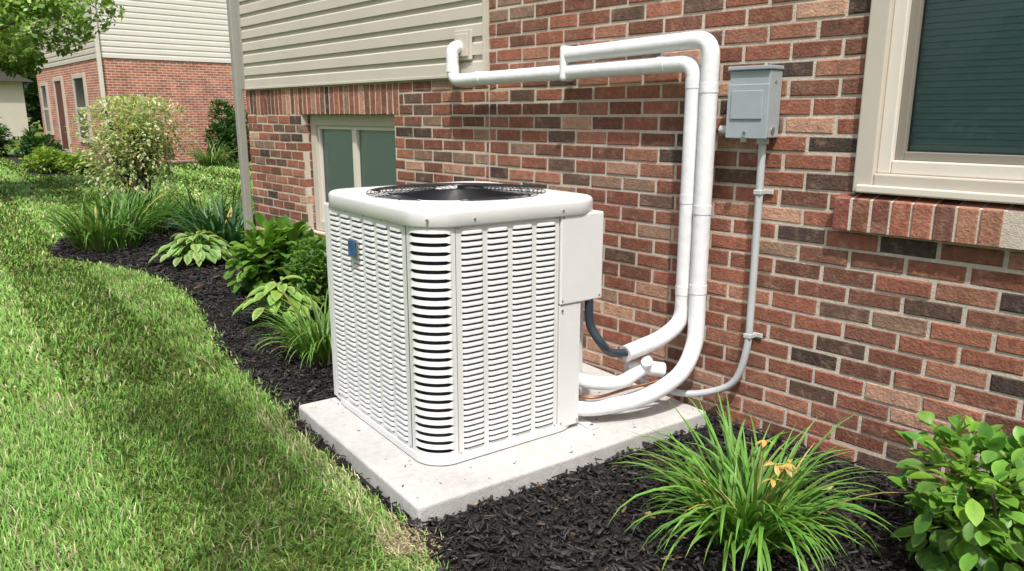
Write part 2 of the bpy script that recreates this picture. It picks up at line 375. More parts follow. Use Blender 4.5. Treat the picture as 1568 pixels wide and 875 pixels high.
mb=MB(); mb.add([(XL-.3,-.4,5.45),(XR+.3,-.4,5.45),(XR+.3,4,7.6),(XL-.3,4,7.6),(XL-.3,8.4,5.45),(XR+.3,8.4,5.45)],[(0,1,2,3),(3,2,5,4),(0,3,4),(1,5,2)]); mb.build('roof',M_roof,H)
mb=MB(); mb.box(XL-.075,XL-.005,-.085,-.015,.33,5.3); mb.box(XL-.075,XL-.005,-.085,-.015,.2,.33)
mb.build('downspout',M_gtrim,H,bevel=.008)
smoothtube('drain_elbow',catmull([(XL-.04,-.05,.26),(XL-.04,-.05,.14),(XL-.03,-.12,.07),(XL-.0,-.3,.05)],8),[.055+.006*(i%2) for i in range(25)],M_black,H)
wy=.10
def fr(mb,x0,x1,z0,z1,wd,y0,y1):
    mb.box(x0,x0+wd,y0,y1,z0,z1); mb.box(x1-wd,x1,y0,y1,z0,z1); mb.box(x0+wd,x1-wd,y0+.001,y1,z1-wd,z1); mb.box(x0+wd,x1-wd,y0+.001,y1,z0,z0+wd)
def pane(name,x0,x1,y,z0,z1,m):
    mb=MB(); mb.add([(x0,y,z0),(x1,y,z0),(x1,y,z1),(x0,y,z1)],[(0,1,2,3)]); return mb.build(name,m,H)
mb=MB(); fr(mb,-4.425,-3.075,.45,1.409,.085,wy-.03,wy+.03); mb.build('basement_window_frame',M_trimb,H,bevel=.004)
mb=MB(); fr(mb,-4.34,-3.16,.535,1.324,.03,wy-.01,wy+.03); mb.box(-3.79,-3.73,wy-.015,wy+.03,.565,1.294); mb.build('basement_window_sash',M_trimw,H,bevel=.003)
pane('basement_window_glass',-4.315,-3.185,wy+.012,.56,1.30,M_glassb)
mb=MB(); z=.56
while z<1.31:
    mb.box(-4.31,-3.19,-.013,.013,-.0008,.0008,None,Matrix.Translation((0,wy+.03,z))@Matrix.Rotation(math.radians(78),4,'X')); z+=.0235
mb.build('basement_window_blinds',M_blind,H)
mb=MB(); fr(mb,.132,1.498,1.118,2.648,.075,-.03,.05); mb.build('window_brickmould',M_trimb,H,bevel=.006)
mb=MB(); fr(mb,.207,1.423,1.193,2.573,.05,-.005,.06); mb.build('window_frame',M_trimw,H,bevel=.005)
mb=MB(); fr(mb,.257,1.373,1.243,2.523,.032,.02,.07); mb.build('window_sash',M_taupe,H,bevel=.003)
mb=MB(); mb.box(.15,1.48,-.045,-.0305,1.119,1.15); mb.build('window_sill_nose',M_trimw,H,bevel=.006)
pane('window_glass',.285,1.345,.048,1.27,2.495,M_glass)
mb=MB(); z=1.27
while z<2.5:
    mb.box(.285,1.345,-.013,.013,-.0008,.0008,None,Matrix.Translation((0,.076,z))@Matrix.Rotation(math.radians(76+random.uniform(-2,2)),4,'X')); z+=.0225
mb.build('window_blinds',M_blind,H)
# ------------------------------------------------------------ concrete pad
P=empty('concrete_pad',U0,RZ)
mb=MB(); mb.box(-.957,.213,-.173,1.33,-.06,.08); o=mb.build('slab',M_conc,P,bevel=.012,seg=3)
# ------------------------------------------------------------ AC condenser
U=empty('air_conditioner_condenser',(U0.x,U0.y,0),RZ)
R=.118; ZB=.098; ZT=1.02
def pt(face,u,o,z):
    return (o,u,z) if face=='R' else (-u,-o,z)
def panel(name,face,u0,u1,cols,z0,z1,rows,frac=.58,out=.009):
    mb=MB(); sgn=1
    def quad(a,b_,c,d):
        mb.add([pt(face,*q) for q in (a,b_,c,d)],[(0,1,2,3)])
    us=[u0]+[q for c in cols for q in c]+[u1]
    for i in range(0,len(us),2): quad((us[i],0,ZB),(us[i+1],0,ZB),(us[i+1],0,ZT),(us[i],0,ZT))
    p=(z1-z0)/rows
    for a,b_ in cols:
        quad((a,0,ZB),(b_,0,ZB),(b_,0,z0),(a,0,z0)); quad((a,0,z1),(b_,0,z1),(b_,0,ZT),(a,0,ZT))
        ul=[a,a+.006,a+.014,b_-.014,b_-.006,b_]; bf=[0,.7,1,1,.7,0]
        for r in range(rows):
            zt=z1-r*p; prof=[(0,zt),(.45*out,zt-.10*p),(.9*out,zt-.32*p),(out,zt-frac*p),(out-.0015,zt-frac*p-.0012),(out*.3,zt-frac*p+.002)]
            vs=[];m=len(prof)
            for u,f_ in zip(ul,bf):
                for k_,(o_,z) in enumerate(prof):
                    zz=zt+(z-zt)*(1 if f_>=1 else .92+.08*f_); vs.append(pt(face,u,o_*f_,zz))
            fs=[(i*m+k_,(i+1)*m+k_,(i+1)*m+k_+1,i*m+k_+1) for i in range(len(ul)-1) for k_ in range(m-1)]
            mb.add(vs,fs)
    return mb.build(name,M_metalw,U)
def colset(a,b_,n,gap):
    w=(b_-a-gap*(n-1))/n; return [(a+i*(w+gap),a+i*(w+gap)+w) for i in range(n)]
panel('louver_panel_right','R',.126,.612,colset(.150,.592,4,.022),.13,.995,38,.62,.008)
panel('louver_panel_left','L',.150,.940-.05,colset(.182,.868,6,.024),.13,.995,38,.66,.008)
mb=MB(); path=[]
def arcpt(t):
    L1=.006; L2=.026; arc=R*math.pi/2; tot=L1+arc+L2; s=t*tot
    if s<L1: return (0,R+L1-s)
    if s<L1+arc:
        a=(s-L1)/R; return (-R+R*math.cos(a),R-R*math.sin(a))
    return (-R-(s-L1-arc),0)
NS=28; ts=[i/NS for i in range(NS+1)]
rows=26; z1=.998; z0=.125; p=(z1-z0)/rows
def hh(t):
    a,b_=.10,.86
    if t<=a or t>=b_: return 0
    s=(t-a)/(b_-a); return p*.225*min(1,math.sin(math.pi*s)*3.2)**.5
edges=[[ZT]*(NS+1)]
for r in range(rows):
    zc=z1-(r+.5)*p; edges.append([zc+hh(t) for t in ts]); edges.append([zc-hh(t) for t in ts])
edges.append([ZB]*(NS+1))
for k_ in range(0,len(edges),2):
    up,lo=edges[k_],edges[k_+1]; vs=[]
    for i,t in enumerate(ts):
        q=arcpt(t); s_=.004 if (hh(t)>0 and k_<len(edges)-2) else 0
        vs.append((q[0],q[1],up[i])); 
        c=Vector((-R,R)); d=(Vector(q)-c); d=d.normalized() if d.length else d
        vs.append((q[0]+d.x*s_,q[1]+d.y*s_,lo[i]))
    mb.add(vs,[(2*i,2*i+2,2*i+3,2*i+1) for i in range(NS)])
mb.build('corner_panel',M_metalw,U,smooth=False)
def rrect(x0,x1,y0,y1,r,n=8,rs=None):
    pts=[]
    for cx_,cy_,a0 in ((x1-r,y0+r,-90),(x1-r,y1-r,0),(x0+r,y1-r,90),(x0+r,y0+r,180)):
        for k_ in range(n+1):
            a=math.radians(a0+90*k_/n); pts.append((cx_+r*math.cos(a),cy_+r*math.sin(a)))
    return pts
def loft(mb,rings):
    m=len(rings[0]); vs=[q for r_ in rings for q in r_]
    mb.add(vs,[(i*m+k_,i*m+(k_+1)%m,(i+1)*m+(k_+1)%m,(i+1)*m+k_) for i in range(len(rings)-1) for k_ in range(m)])
mb=MB(); rr=rrect(-.905,-.03,.03,.70,.09); loft(mb,[[(q[0],q[1],z) for q in rr] for z in (.10,1.01)]); mb.build('coil',M_coil,U)
mb=MB()
mb.box(-.94,-.889,-.0005,.02,ZB,ZT); mb.box(-.94,-.925,.02,.82,ZB,ZT); mb.box(-.94,-.20,.80,.84,ZB,ZT)
mb.build('corner_posts',M_metalw,U,bevel=.006)
bx('service_box',M_metalw,U,-.22,.007,.618,.848,.642,1.016,.007)
bx('service_lower_panel',M_metalw,U,-.20,.001,.6185,.735,ZB,.640,.004)
bx('service_recess',M_metalw,U,-.20,-.10,.737,.84,ZB,.640,.004)
rr=rrect(-.944,.006,-.006,.745,.12,10); mb=MB(); ri=rrect(-.93,-.008,.008,.73,.11,10)
loft(mb,[[(q[0],q[1],.086) for q in ri],[(q[0],q[1],.086) for q in rr],[(q[0],q[1],.113) for q in rr],[(q[0]*.998,q[1],.116) for q in ri]]); mb.build('base_pan',M_metalw,U)
mb=MB(); 
for fx,fy in ((-.1,.1),(-.85,.1),(-.1,.65),(-.85,.7)): mb.box(fx-.04,fx+.04,fy-.04,fy+.04,.0805,.087)
mb.build('feet',M_black,U)
mb=MB(); cxu,cyu=-.47,.42; rings=[]
def rring(off,z,r=.13,n=16): return [(q[0],q[1],z) for q in rrect(-.94-off,0+off,-off,.84+off,r+off,n)]
for off,z in ((-.006,1.012),(.012,1.012),(.015,1.016),(.015,1.060),(.013,1.069),(.008,1.075),(.0,1.0785),(-.012,1.080)): rings.append(rring(off,z))
m=len(rings[0]); base=rings[-1]
angs=[math.atan2(q[1]-cyu,q[0]-cxu) for q in base]
for k_ in range(1,5):
    f_=k_/4; zz=1.080+.004*f_
    rings.append([(q[0]*(1-f_)+(cxu+.400*math.cos(a))*f_,q[1]*(1-f_)+(cyu+.400*math.sin(a))*f_,zz) for q,a in zip(base,angs)])
for r_,z in ((.397,1.087),(.392,1.088),(.387,1.084),(.385,1.03)): rings.append([(cxu+r_*math.cos(a),cyu+r_*math.sin(a),z) for a in angs])
loft(mb,rings); o=mb.build('top_cap',M_metalw,U,smooth=True)
e=o.modifiers.new('e','EDGE_SPLIT'); e.split_angle=math.radians(45)
mb=MB(); ca=[2*math.pi*i/48 for i in range(48)]
loft(mb,[[(cxu+.3845*math.cos(a),cyu+.3845*math.sin(a),z) for a in ca] for z in (1.080,.75)]+[[(cxu+.01*math.cos(a),cyu+.01*math.sin(a),.75) for a in ca]])
mb.build('fan_shroud',M_dark,U)
mb=MB()
def gz(r_): return 1.0865+.016*(1-(r_/.385)**2)
r_=.12
while r_<.388:
    pth=[Vector((cxu+r_*math.cos(2*math.pi*i/56),cyu+r_*math.sin(2*math.pi*i/56),gz(r_))) for i in range(57)]
    tube(mb,pth,.0018,5,False); r_+=.0165
for k_ in range(16):
    a=2*math.pi*k_/16; tube(mb,[(cxu+q*math.cos(a),cyu+q*math.sin(a),gz(q)-.003) for q in (.09,.16,.23,.30,.384)],.0019,5,False)
mb.build('fan_grille',M_black,U,smooth=True)
mb=MB(); rg=[]
for r_,z in ((.105,1.075),(.105,1.083),(.095,1.088),(.05,1.091),(.002,1.092)): rg.append([(cxu+r_*math.cos(a),cyu+r_*math.sin(a),z) for a in ca])
loft(mb,rg); mb.build('motor_cover',M_fan,U,smooth=True)
mb=MB()
for k_ in range(4):
    a0=math.radians(20+90*k_); vs=[]
    for i in range(7):
        rr_=.07+.30*i/6
        for j_ in range(6):
            a=a0+(j_/5-.5)*(1.2-.2*i/6); z=1.030+.045*(j_/5)-.0
            vs.append((cxu+rr_*math.cos(a),cyu+rr_*math.sin(a),z))
    mb.add(vs,[(i*6+j_,(i+1)*6+j_,(i+1)*6+j_+1,i*6+j_+1) for i in range(6) for j_ in range(5)])
mb.build('fan_blades',M_fan,U,smooth=True)
b=MB(); b.box(-.635,-.545,-.022,-.008,.82,.90); b.build('badge_plate',M_steel,U,bevel=.006)
b=MB(); b.box(-.627,-.553,-.026,-.0225,.828,.892); b.build('badge_face',M_badge,U,bevel=.002)
mb=MB()
for u,z in ((.63,1.005),(.63,.66),(.83,.66),(.632,.62),(.632,.12),(.72,.12)): cyl(mb,(.001,u,z),(1,0,0),.0045,.0075,10)
for u,z in ((.135,1.008),(.60,1.008),(.135,.12),(.60,.12)): cyl(mb,(0,u,z),(1,0,0),.004,.004,10)
for u in (.16,.35,.52,.70,.87): cyl(mb,(-u,0,1.007),(0,-1,0),.004,.004,10); cyl(mb,(-u,0,.125),(0,-1,0),.004,.004,10)
for x_,y_ in ((-.028,.028),): 
    for z in (1.04,): cyl(mb,(x_,y_,z),(1,-1,0),.005,.014,10)
for y_ in (.2,.62): cyl(mb,(.015,y_,1.035),(1,0,0),.0045,.004,10)
mb.build('screws',M_steel,U,smooth=False)
mb=MB(); mb.box(-.06,.065,.755,.80,.0815,.0875); mb.box(-.06,-.05,.755,.80,.0875,.16); mb.build('hold_down_bracket',M_metalw,U,bevel=.002)
mb=MB(); cyl(mb,(.04,.7775,.0876),(0,0,1),.010,.006,6); mb.build('bracket_bolt',M_steel,U)
def ul(x_,y_,z):
    q=Vector((U0.x,U0.y,0))+A*y_-B*x_; return Vector((q.x,q.y,z))
# ------------------------------------------------------------ pipes
PI=empty('refrigerant_pipes')
pr=.037; XI=-.567; XO=-.487
pth=roundpath([(-2.28,.0,1.80),(-2.28,-.095,1.80),(-2.28,-.095,1.605),(XI,-.095,1.628),(XI,-.095,.47),(-.60,-.20,.40),(-.625,-.43,.37)],.072,8)
smoothtube('pipe_inner',pth,pr,M_pipe,PI,20)
pth=roundpath([(-1.335,-.10,1.70),(XO,-.10,1.722),(XO,-.10,.60)],.082,10)+catmull([(XO+.002,-.10,.52),(-.478,-.12,.38),(-.48,-.22,.26),(-.53,-.40,.185),(-.62,-.56,.155),(-.70,-.66,.15)],6)
nn_=len(pth); smoothtube('pipe_outer',pth,[pr+.001-(.006*max(0,(i-(nn_-24))/24)) for i in range(nn_)],M_pipe,PI,20)
mb=MB()
mb.box(-1.35,-1.315,-.143,-.05,1.572,1.745)
mb.build('pipe_band',M_pipe,PI,bevel=.02,seg=4)
mb=MB()
for x_ in (-2.05,-.76): tube(mb,[(x_,-.095,1.6075+(x_+2.28)*.0125),(x_+.045,-.095,1.6075+(x_+2.325)*.0125)],pr+.0025,20)
for z in (1.52,1.02,.60): tube(mb,[(XI,-.095,z),(XI,-.095,z+.04)],pr+.0018,20)
for z in (1.50,.98,.62): tube(mb,[(XO,-.10,z),(XO,-.10,z+.04)],pr+.0032,20)
tube(mb,[(-2.28,-.095,1.655),(-2.28,-.095,1.69)],pr+.004,20)
o=mb.build('pipe_couplings',M_pipe,PI,smooth=True); e=o.modifiers.new('e','EDGE_SPLIT'); e.split_angle=math.radians(50)
mb=MB(); mb.box(-2.345,-2.185,-.032,-.016,1.725,1.895); mb.box(-2.325,-2.205,-.045,-.032,1.745,1.875); mb.build('wall_flange',M_siding,PI,bevel=.004)
smoothtube('low_voltage_cable',catmull([(-.615,-.40,.375),(-.64,-.50,.385),ul(.0,.835,.44)+Vector((.03,0,0)),ul(-.01,.80,.53),ul(-.012,.79,.66)],8),.019,mat('cable_slate',(.03,.045,.06),rough=.45),PI,12)
smoothtube('drain_pipe',roundpath([ul(-.10,.74,.285),ul(-.01,.80,.265),ul(.05,.93,.250),(-.62,-.30,.275)],.06,6),.030,M_pipe,PI,18)
mb=MB(); tube(mb,[Vector((-.66,-.37,.267)),Vector((-.62,-.30,.276))],.038,18); tube(mb,[Vector((-.615,-.29,.27)),Vector((-.58,-.33,.325))],.026,16); tube(mb,[Vector((-.615,-.29,.276)),Vector((-.57,-.22,.26))],.034,18)
o=mb.build('drain_fittings',M_pipe,PI,smooth=True); e=o.modifiers.new('e','EDGE_SPLIT'); e.split_angle=math.radians(50)
smoothtube('copper_line',catmull([ul(-.10,.735,.205),ul(.02,.80,.205),(-.60,-.45,.215),(-.52,-.24,.25),(-.53,-.08,.34),(-.525,-.045,.5)],7),.007,M_copper,PI,10)
smoothtube('suction_stub',catmull([ul(-.08,.735,.148),ul(.0,.79,.148),(-.685,-.64,.15)],5),.028,M_black,PI,14)
# ------------------------------------------------------------ disconnect box + conduit
D=empty('electrical_disconnect_box')
bx('enclosure',M_galv,D,-.388,-.205,-.100,-.004,1.315,1.585,.004)
bx('cover',M_galv,D,-.391,-.202,-.107,-.1005,1.312,1.53,.003)
bx('hood',M_galv,D,-.393,-.200,-.113,-.004,1.586,1.602,.003)
bx('door_panel',M_galv,D,-.37,-.225,-.113,-.1075,1.39,1.505,.004)
mb=MB(); cyl(mb,(-.2055,-.055,1.345),(1,0,0),.014,.004,16); cyl(mb,(-.2055,-.055,1.54),(1,0,0),.007,.003,12); cyl(mb,(-.30,-.1075,1.335),(0,-1,0),.007,.006,12)
mb.build('knockouts',M_steel,D)
mb=MB(); mb.box(-.31,-.285,-.120,-.108,1.298,1.318); mb.build('latch',M_steel,D,bevel=.002)
smoothtube('side_nipple',[(-.45,-.05,1.345),(-.388,-.05,1.345)],.019,M_conduit,D,14)
mb=MB(); tube(mb,[(-.41,-.05,1.345),(-.394,-.05,1.345)],.025,8); tube(mb,[(-.25,-.045,1.29),(-.25,-.045,1.314)],.026,8); mb.build('locknuts',M_conduit,D)
K=empty('electrical_conduit')
pc_=[(-.25,-.045,1.30),(-.25,-.042,1.0),(-.25,-.042,.6),(-.255,-.045,.40),(-.30,-.05,.24),(-.40,-.07,.165),(-.52,-.14,.14),(-.62,-.26,.19),(-.66,-.33,.255)]
cp_=catmull(pc_,14)
smoothtube('conduit',cp_,[.0155+(.0008 if i%2 else 0) for i in range(len(cp_))],M_conduit,K,12)
mb=MB()
for z in (1.09,.46): mb.box(-.275,-.205,-.012,-.002,z-.010,z+.010); mb.box(-.268,-.232,-.062,-.012,z-.010,z+.010)
mb.build('straps',M_conduit,K,bevel=.003)
# ------------------------------------------------------------ plants
def strap(mb,base,az,L,w,t0,droop,col,n=8):
    p=Vector(base); s=Vector((-math.sin(az),math.cos(az),0)); vs=[];cs=[]; tw=random.uniform(-.4,.4)
    for i in range(n+1):
        t=i/n; th=t0+droop*t**1.4
        d=Vector((math.cos(az)*math.sin(th),math.sin(az)*math.sin(th),math.cos(th)))
        if i: p=p+d*(L/n)
        if p.z<.02: p.z=.02
        nn=d.cross(s).normalized(); ww=w*(.55+.45*min(1,t*3))*(1-t**2.6)*.5+.0004
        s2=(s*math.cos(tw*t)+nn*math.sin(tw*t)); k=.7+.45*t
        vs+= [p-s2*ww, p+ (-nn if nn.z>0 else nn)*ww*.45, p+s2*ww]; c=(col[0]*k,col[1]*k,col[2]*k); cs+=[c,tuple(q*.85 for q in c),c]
    fs=[]
    for i in range(n): a=i*3; fs+=[(a,a+1,a+4,a+3),(a+1,a+2,a+5,a+4)]
    mb.add(vs,fs,cs)
def broad(mb,base,d,L,W,col,fold=.25,droop=.5,rim=None,n=5):
    d=Vector(d).normalized(); up=Vector((random.uniform(-.35,.35),random.uniform(-.35,.35),1)); s=d.cross(up)
    if s.length<1e-3: s=Vector((1,0,0))
    s.normalize(); p=Vector(base); vs=[];cs=[]
    prof=[.04,.62,.95,1.0,.70,.02] if n==5 else [.05,1.0,.02]
    for i in range(n+1):
        t=i/n
        if i:
            dd=(d+Vector((0,0,-1))*droop*t).normalized(); p=p+dd*(L/n)
        else: dd=d
        nn=s.cross(dd).normalized(); ww=W*.5*prof[i]
        vs+=[p-s*ww+nn*ww*fold,p,p+s*ww+nn*ww*fold]
        e=rim if rim else tuple(q*1.05 for q in col); cs+=[e,tuple(q*(.8 if not rim else .9) for q in col),e]
    fs=[]
    for i in range(n): a=i*3; fs+=[(a,a+3,a+4,a+1),(a+1,a+4,a+5,a+2)]
    mb.add(vs,fs,cs)
LB=1.2
def jit(c,a=.25):
    s=random.uniform(1-a,1+a)*LB; return (c[0]*s*random.uniform(.85,1.2),c[1]*s,c[2]*s*random.uniform(.8,1.2))
def daylily(name,x,y,n,L,w,R0,col,flowers=0,spread=1.0):
    E=empty(name,(x,y,0)); mb=MB()
    for i in range(n):
        a=random.uniform(0,6.283); r0=R0*math.sqrt(random.random()); a2=random.uniform(0,6.283)
        bb=(r0*math.cos(a2),r0*math.sin(a2),.01)
        a=a2+random.gauss(0,.6) if r0>R0*.3 else a
        c=jit(col,.3)
        if random.random()<.04: c=jit((.36,.33,.12),.3)
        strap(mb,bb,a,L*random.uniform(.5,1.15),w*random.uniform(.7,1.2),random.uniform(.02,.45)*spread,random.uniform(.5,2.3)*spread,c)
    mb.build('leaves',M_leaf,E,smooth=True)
    if flowers:
        fb=MB(); sb=MB()
        for i in range(flowers):
            a=random.uniform(0,6.283); h=L*random.uniform(.6,.85); q=Vector((math.cos(a)*.12,math.sin(a)*.12,h))
            tube(sb,catmull([(math.cos(a)*.02,math.sin(a)*.02,0),tuple(q*.6),tuple(q)],4),.003,5,True,(.2,.25,.06))
            for k in range(5):
                aa=k*1.25+random.random(); broad(fb,q,(math.cos(aa),math.sin(aa),random.uniform(-.9,.3)),.038,.015,jit((.55,.38,.12),.2),droop=.6)
        fb.build('spent_blooms',M_leaf,E); sb.build('scapes',M_leaf,E)
    return E
def hosta(name,x,y,n,R0,Ll,Wl,col,rim,h=.25):
    E=empty(name,(x,y,0)); mb=MB()
    for i in range(n):
        a=random.uniform(0,6.283); f_=math.sqrt(random.random()); r=R0*f_*.7; z=h*(1-.55*f_)+random.uniform(0,.05)
        d=(math.cos(a),math.sin(a),.5-.6*f_)
        bb=(r*math.cos(a),r*math.sin(a),z); broad(mb,bb,d,Ll*random.uniform(.7,1.15),Wl*random.uniform(.8,1.1),jit(col,.2),fold=.3,droop=.9,rim=jit(rim,.1) if rim else None)
        tube(mb,[(0,0,.01),tuple(Vector(bb)*.6+Vector((0,0,.02))),bb],.003,4,False,col)
    mb.build('leaves',M_leaf,E,smooth=True); return E
def shrub(name,x,y,n,rx,ry,h,Ll,Wl,col,col2=None,z0=.0,lumps=9,seg=5,dark=.5,stems=14):
    E=empty(name,(x,y,0)); mb=MB(); sb=MB()
    lp=[(random.uniform(-1,1)*rx*.6,random.uniform(-1,1)*ry*.6,z0+(h-z0)*random.uniform(.2,.82),random.uniform(.28,.5)) for _ in range(lumps)]
    for i in range(n):
        l=random.choice(lp); 
        while True:
            d=Vector((random.gauss(0,1),random.gauss(0,1),random.gauss(.25,1)))
            if d.length>.2: break
        d.normalize(); rr=l[3]*random.uniform(.6,1.0)
        q=Vector((l[0]+d.x*rr*rx*1.3,l[1]+d.y*rr*ry*1.3,l[2]+d.z*rr*(h-z0)*.8))
        if q.z<.03: q.z=random.uniform(.03,.12)
        if q.z>h: q.z=h-random.uniform(0,.08)*h
        dd=(d+Vector((random.gauss(0,.45),random.gauss(0,.45),random.gauss(.1,.35)))).normalized()
        c=col2 if (col2 and random.random()<.45) else col
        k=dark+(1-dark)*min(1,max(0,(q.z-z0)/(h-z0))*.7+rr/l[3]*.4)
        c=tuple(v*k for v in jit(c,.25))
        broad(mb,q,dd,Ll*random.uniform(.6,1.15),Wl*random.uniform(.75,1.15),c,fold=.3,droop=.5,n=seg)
    for i in range(stems):
        l=random.choice(lp); tube(sb,catmull([(random.uniform(-.05,.05)*rx*2,random.uniform(-.05,.05)*ry*2,0),(l[0]*.5,l[1]*.5,l[2]*.55),(l[0],l[1],l[2]+.1*h)],4),[.008*h+.002]*9,6,True)
    mb.build('foliage',M_leaf,E,smooth=True); sb.build('stems',M_bark,E,smooth=True); return E
daylily('daylily_plant',.25,-.84,300,.47,.015,.13,(.13,.29,.05),5,1.1)
daylily('daylily_plant',-2.45,-.95,220,.46,.014,.14,(.12,.25,.045),0)
daylily('daylily_plant',-7.35,-.85,230,.72,.024,.32,(.085,.19,.035),0)
daylily('daylily_plant',-8.2,-.35,200,.78,.026,.35,(.085,.19,.035),2)
daylily('daylily_plant',-7.6,.35,160,.72,.026,.3,(.07,.17,.035),0)
daylily('iris_plant',-6.5,.15,150,.6,.05,.35,(.045,.12,.04),0,.8)
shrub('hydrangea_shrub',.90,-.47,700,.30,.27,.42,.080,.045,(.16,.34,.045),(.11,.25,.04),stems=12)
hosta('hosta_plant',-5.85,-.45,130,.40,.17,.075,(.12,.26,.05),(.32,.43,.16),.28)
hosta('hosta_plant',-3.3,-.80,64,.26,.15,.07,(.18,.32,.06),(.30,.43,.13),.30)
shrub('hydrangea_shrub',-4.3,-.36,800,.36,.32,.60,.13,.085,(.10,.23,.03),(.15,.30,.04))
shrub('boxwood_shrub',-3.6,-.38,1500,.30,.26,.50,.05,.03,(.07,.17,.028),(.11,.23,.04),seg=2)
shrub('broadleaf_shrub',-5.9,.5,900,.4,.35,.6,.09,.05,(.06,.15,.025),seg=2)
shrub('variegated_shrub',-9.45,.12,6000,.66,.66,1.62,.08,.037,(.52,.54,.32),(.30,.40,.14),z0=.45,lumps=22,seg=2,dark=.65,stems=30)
shrub('yew_shrub',-21.2,6.2,2600,.85,.85,1.75,.16,.09,(.03,.09,.018),(.05,.13,.025),seg=2)
daylily('ornamental_grass',-19.8,5.0,120,.8,.05,.3,(.12,.22,.06),0)
shrub('golden_shrub',-20.2,1.2,1500,.75,.5,.55,.14,.08,(.25,.36,.05),(.16,.28,.04),seg=2)
shrub('golden_shrub',-19.2,1.6,1000,.5,.4,.45,.12,.07,(.22,.34,.05),seg=2)
shrub('boxwood_shrub',-23.5,1.6,1300,.7,.6,.8,.14,.08,(.035,.10,.02),seg=2)
shrub('round_shrub',-29.5,1.0,1800,1.1,1.0,1.35,.2,.12,(.04,.12,.02),(.08,.18,.03),seg=2)
shrub('round_shrub',-27,-.6,1500,.9,.8,.7,.2,.12,(.10,.22,.03),(.16,.28,.05),seg=2)
shrub('round_shrub',-33,-1.5,1800,1.3,1.2,1.8,.25,.14,(.035,.10,.02),seg=2)
PO=empty('potted_plant',(-28.6,2.3,0)); mb=MB(); tube(mb,[(0,0,0),(0,0,.1),(0,0,.5),(0,0,.56)],[.2,.22,.32,.35],16); mb.build('pot',M_black,PO,smooth=True)
mb=MB(); 
for i in range(60): strap(mb,(0,0,.5),random.uniform(0,6.28),.55,.05,.1,random.uniform(.4,1.5),jit((.06,.15,.03),.3),5)
mb.build('leaves',M_leaf,PO)
def cloud(name,parent,centers,radii,npc,size,cols,flat=.8):
    c=np.repeat(np.array(centers),npc,0); r=np.repeat(np.array(radii),npc)
    n=len(c); d=rng.normal(size=(n,3)); d/=np.linalg.norm(d,axis=1)[:,None]
    q=c+d*(r*rng.uniform(.35,1,n)**.6)[:,None]*np.array([1,1,flat])
    u=rng.normal(size=(n,3)); u/=np.linalg.norm(u,axis=1)[:,None]; up=rng.normal(size=(n,3))*.6+np.array([0,0,1])+d*.5
    s=np.cross(u,up); s/=np.linalg.norm(s,axis=1)[:,None]; nn=np.cross(s,u)
    L=size*rng.uniform(.6,1.2,n)[:,None]
    V=np.stack([q-u*L*.5,q+s*L*.28+nn*L*.05,q+u*L*.5,q-s*L*.28+nn*L*.05],1)
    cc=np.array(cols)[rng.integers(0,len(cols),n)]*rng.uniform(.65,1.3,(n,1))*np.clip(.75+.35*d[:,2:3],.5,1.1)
    return npmesh(name,V,4,[(0,1,2,3)],cc,M_leaf,parent)
def tree(name,x,y,h,cr,trunk_h,npc,size,cols,seed=1,nb=34):
    rs=random.Random(seed); E=empty(name,(x,y,0)); tb=MB()
    tube(tb,catmull([(0,0,-.1),(.05,.03,trunk_h*.6),(-.03,.05,trunk_h),(0,0,h*.7)],5),[.15*(1-.045*i) for i in range(16)],10)
    cs=[];rs_=[]
    for i in range(nb):
        a=rs.uniform(0,6.283); f_=math.sqrt(rs.random()); z=trunk_h+(h-trunk_h)*rs.random(); rr=cr*f_*math.sin(math.pi*min(.95,max(.12,(z-trunk_h)/(h-trunk_h)*.8+.2)))
        q=(rr*math.cos(a),rr*math.sin(a),z); cs.append(q); rs_.append(cr*rs.uniform(.14,.28))
        tube(tb,catmull([(0,0,max(trunk_h*.7,z*.55)),(q[0]*.5,q[1]*.5,z*.85),q],4),[.045-.005*k for k in range(9)],6)
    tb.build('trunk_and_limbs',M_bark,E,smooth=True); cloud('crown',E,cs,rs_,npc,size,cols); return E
tree('maple_tree',-14.5,-1.6,5.4,2.8,1.5,600,.13,[(.20,.38,.06),(.30,.48,.09),(.38,.54,.13)],3,60)
ST=empty('added_shade_tree',(4.2,-6.2,0)); tb=MB()  # unseen tree added to shade a strip of lawn
tube(tb,catmull([(0,0,-.1),(.05,0,2),(-.1,.1,4),(-.2,.2,7)],6),[.24-.009*i for i in range(19)],12)
shade_band=[(-6.6,-1.45,.42),(-5.8,-1.30,.45),(-5.0,-1.28,.42),(-4.2,-1.38,.40),(-3.5,-1.55,.38),(-2.9,-1.66,.34),(-2.3,-1.74,.34),(-1.75,-1.78,.31),(-1.25,-1.86,.30),(-.8,-1.98,.32),(-.35,-2.2,.36),(.1,-2.6,.4)]  # wanted shadow path on the ground; crown clumps are shaped to cast it
HZ=5.2; k_=HZ/math.tan(el); ox,oy=k_*math.cos(az),k_*math.sin(az)
cs=[];rs_=[];limb=[(-.1,.1,4.2)]
for bxx,byy,rr in shade_band[::-1]:
    zc=HZ+random.uniform(-.15,.15); q=(bxx+ox-4.2,byy+oy+6.2,zc); cs.append(q); rs_.append(rr); limb.append((q[0],q[1]-.15,zc-.1))
tube(tb,catmull(limb,4),[max(.012,.07-.0016*i) for i in range(len(limb)*4-3)],8)
for i in range(26):
    a=random.uniform(0,6.28); q=(random.uniform(0,1.6)*math.cos(a)+.3,random.uniform(0,1.6)*math.sin(a)-.3,random.uniform(4.6,8)); cs.append(q); rs_.append(random.uniform(.5,.8)); tube(tb,[(-.1,.1,q[2]-1),q],.03,6)
tb.build('trunk_and_limbs',M_bark,ST,smooth=True); cloud('crown',ST,cs,rs_,210,.11,[(.06,.14,.03),(.09,.19,.04)],.45)
Nn=empty('neighbor_brick_house')
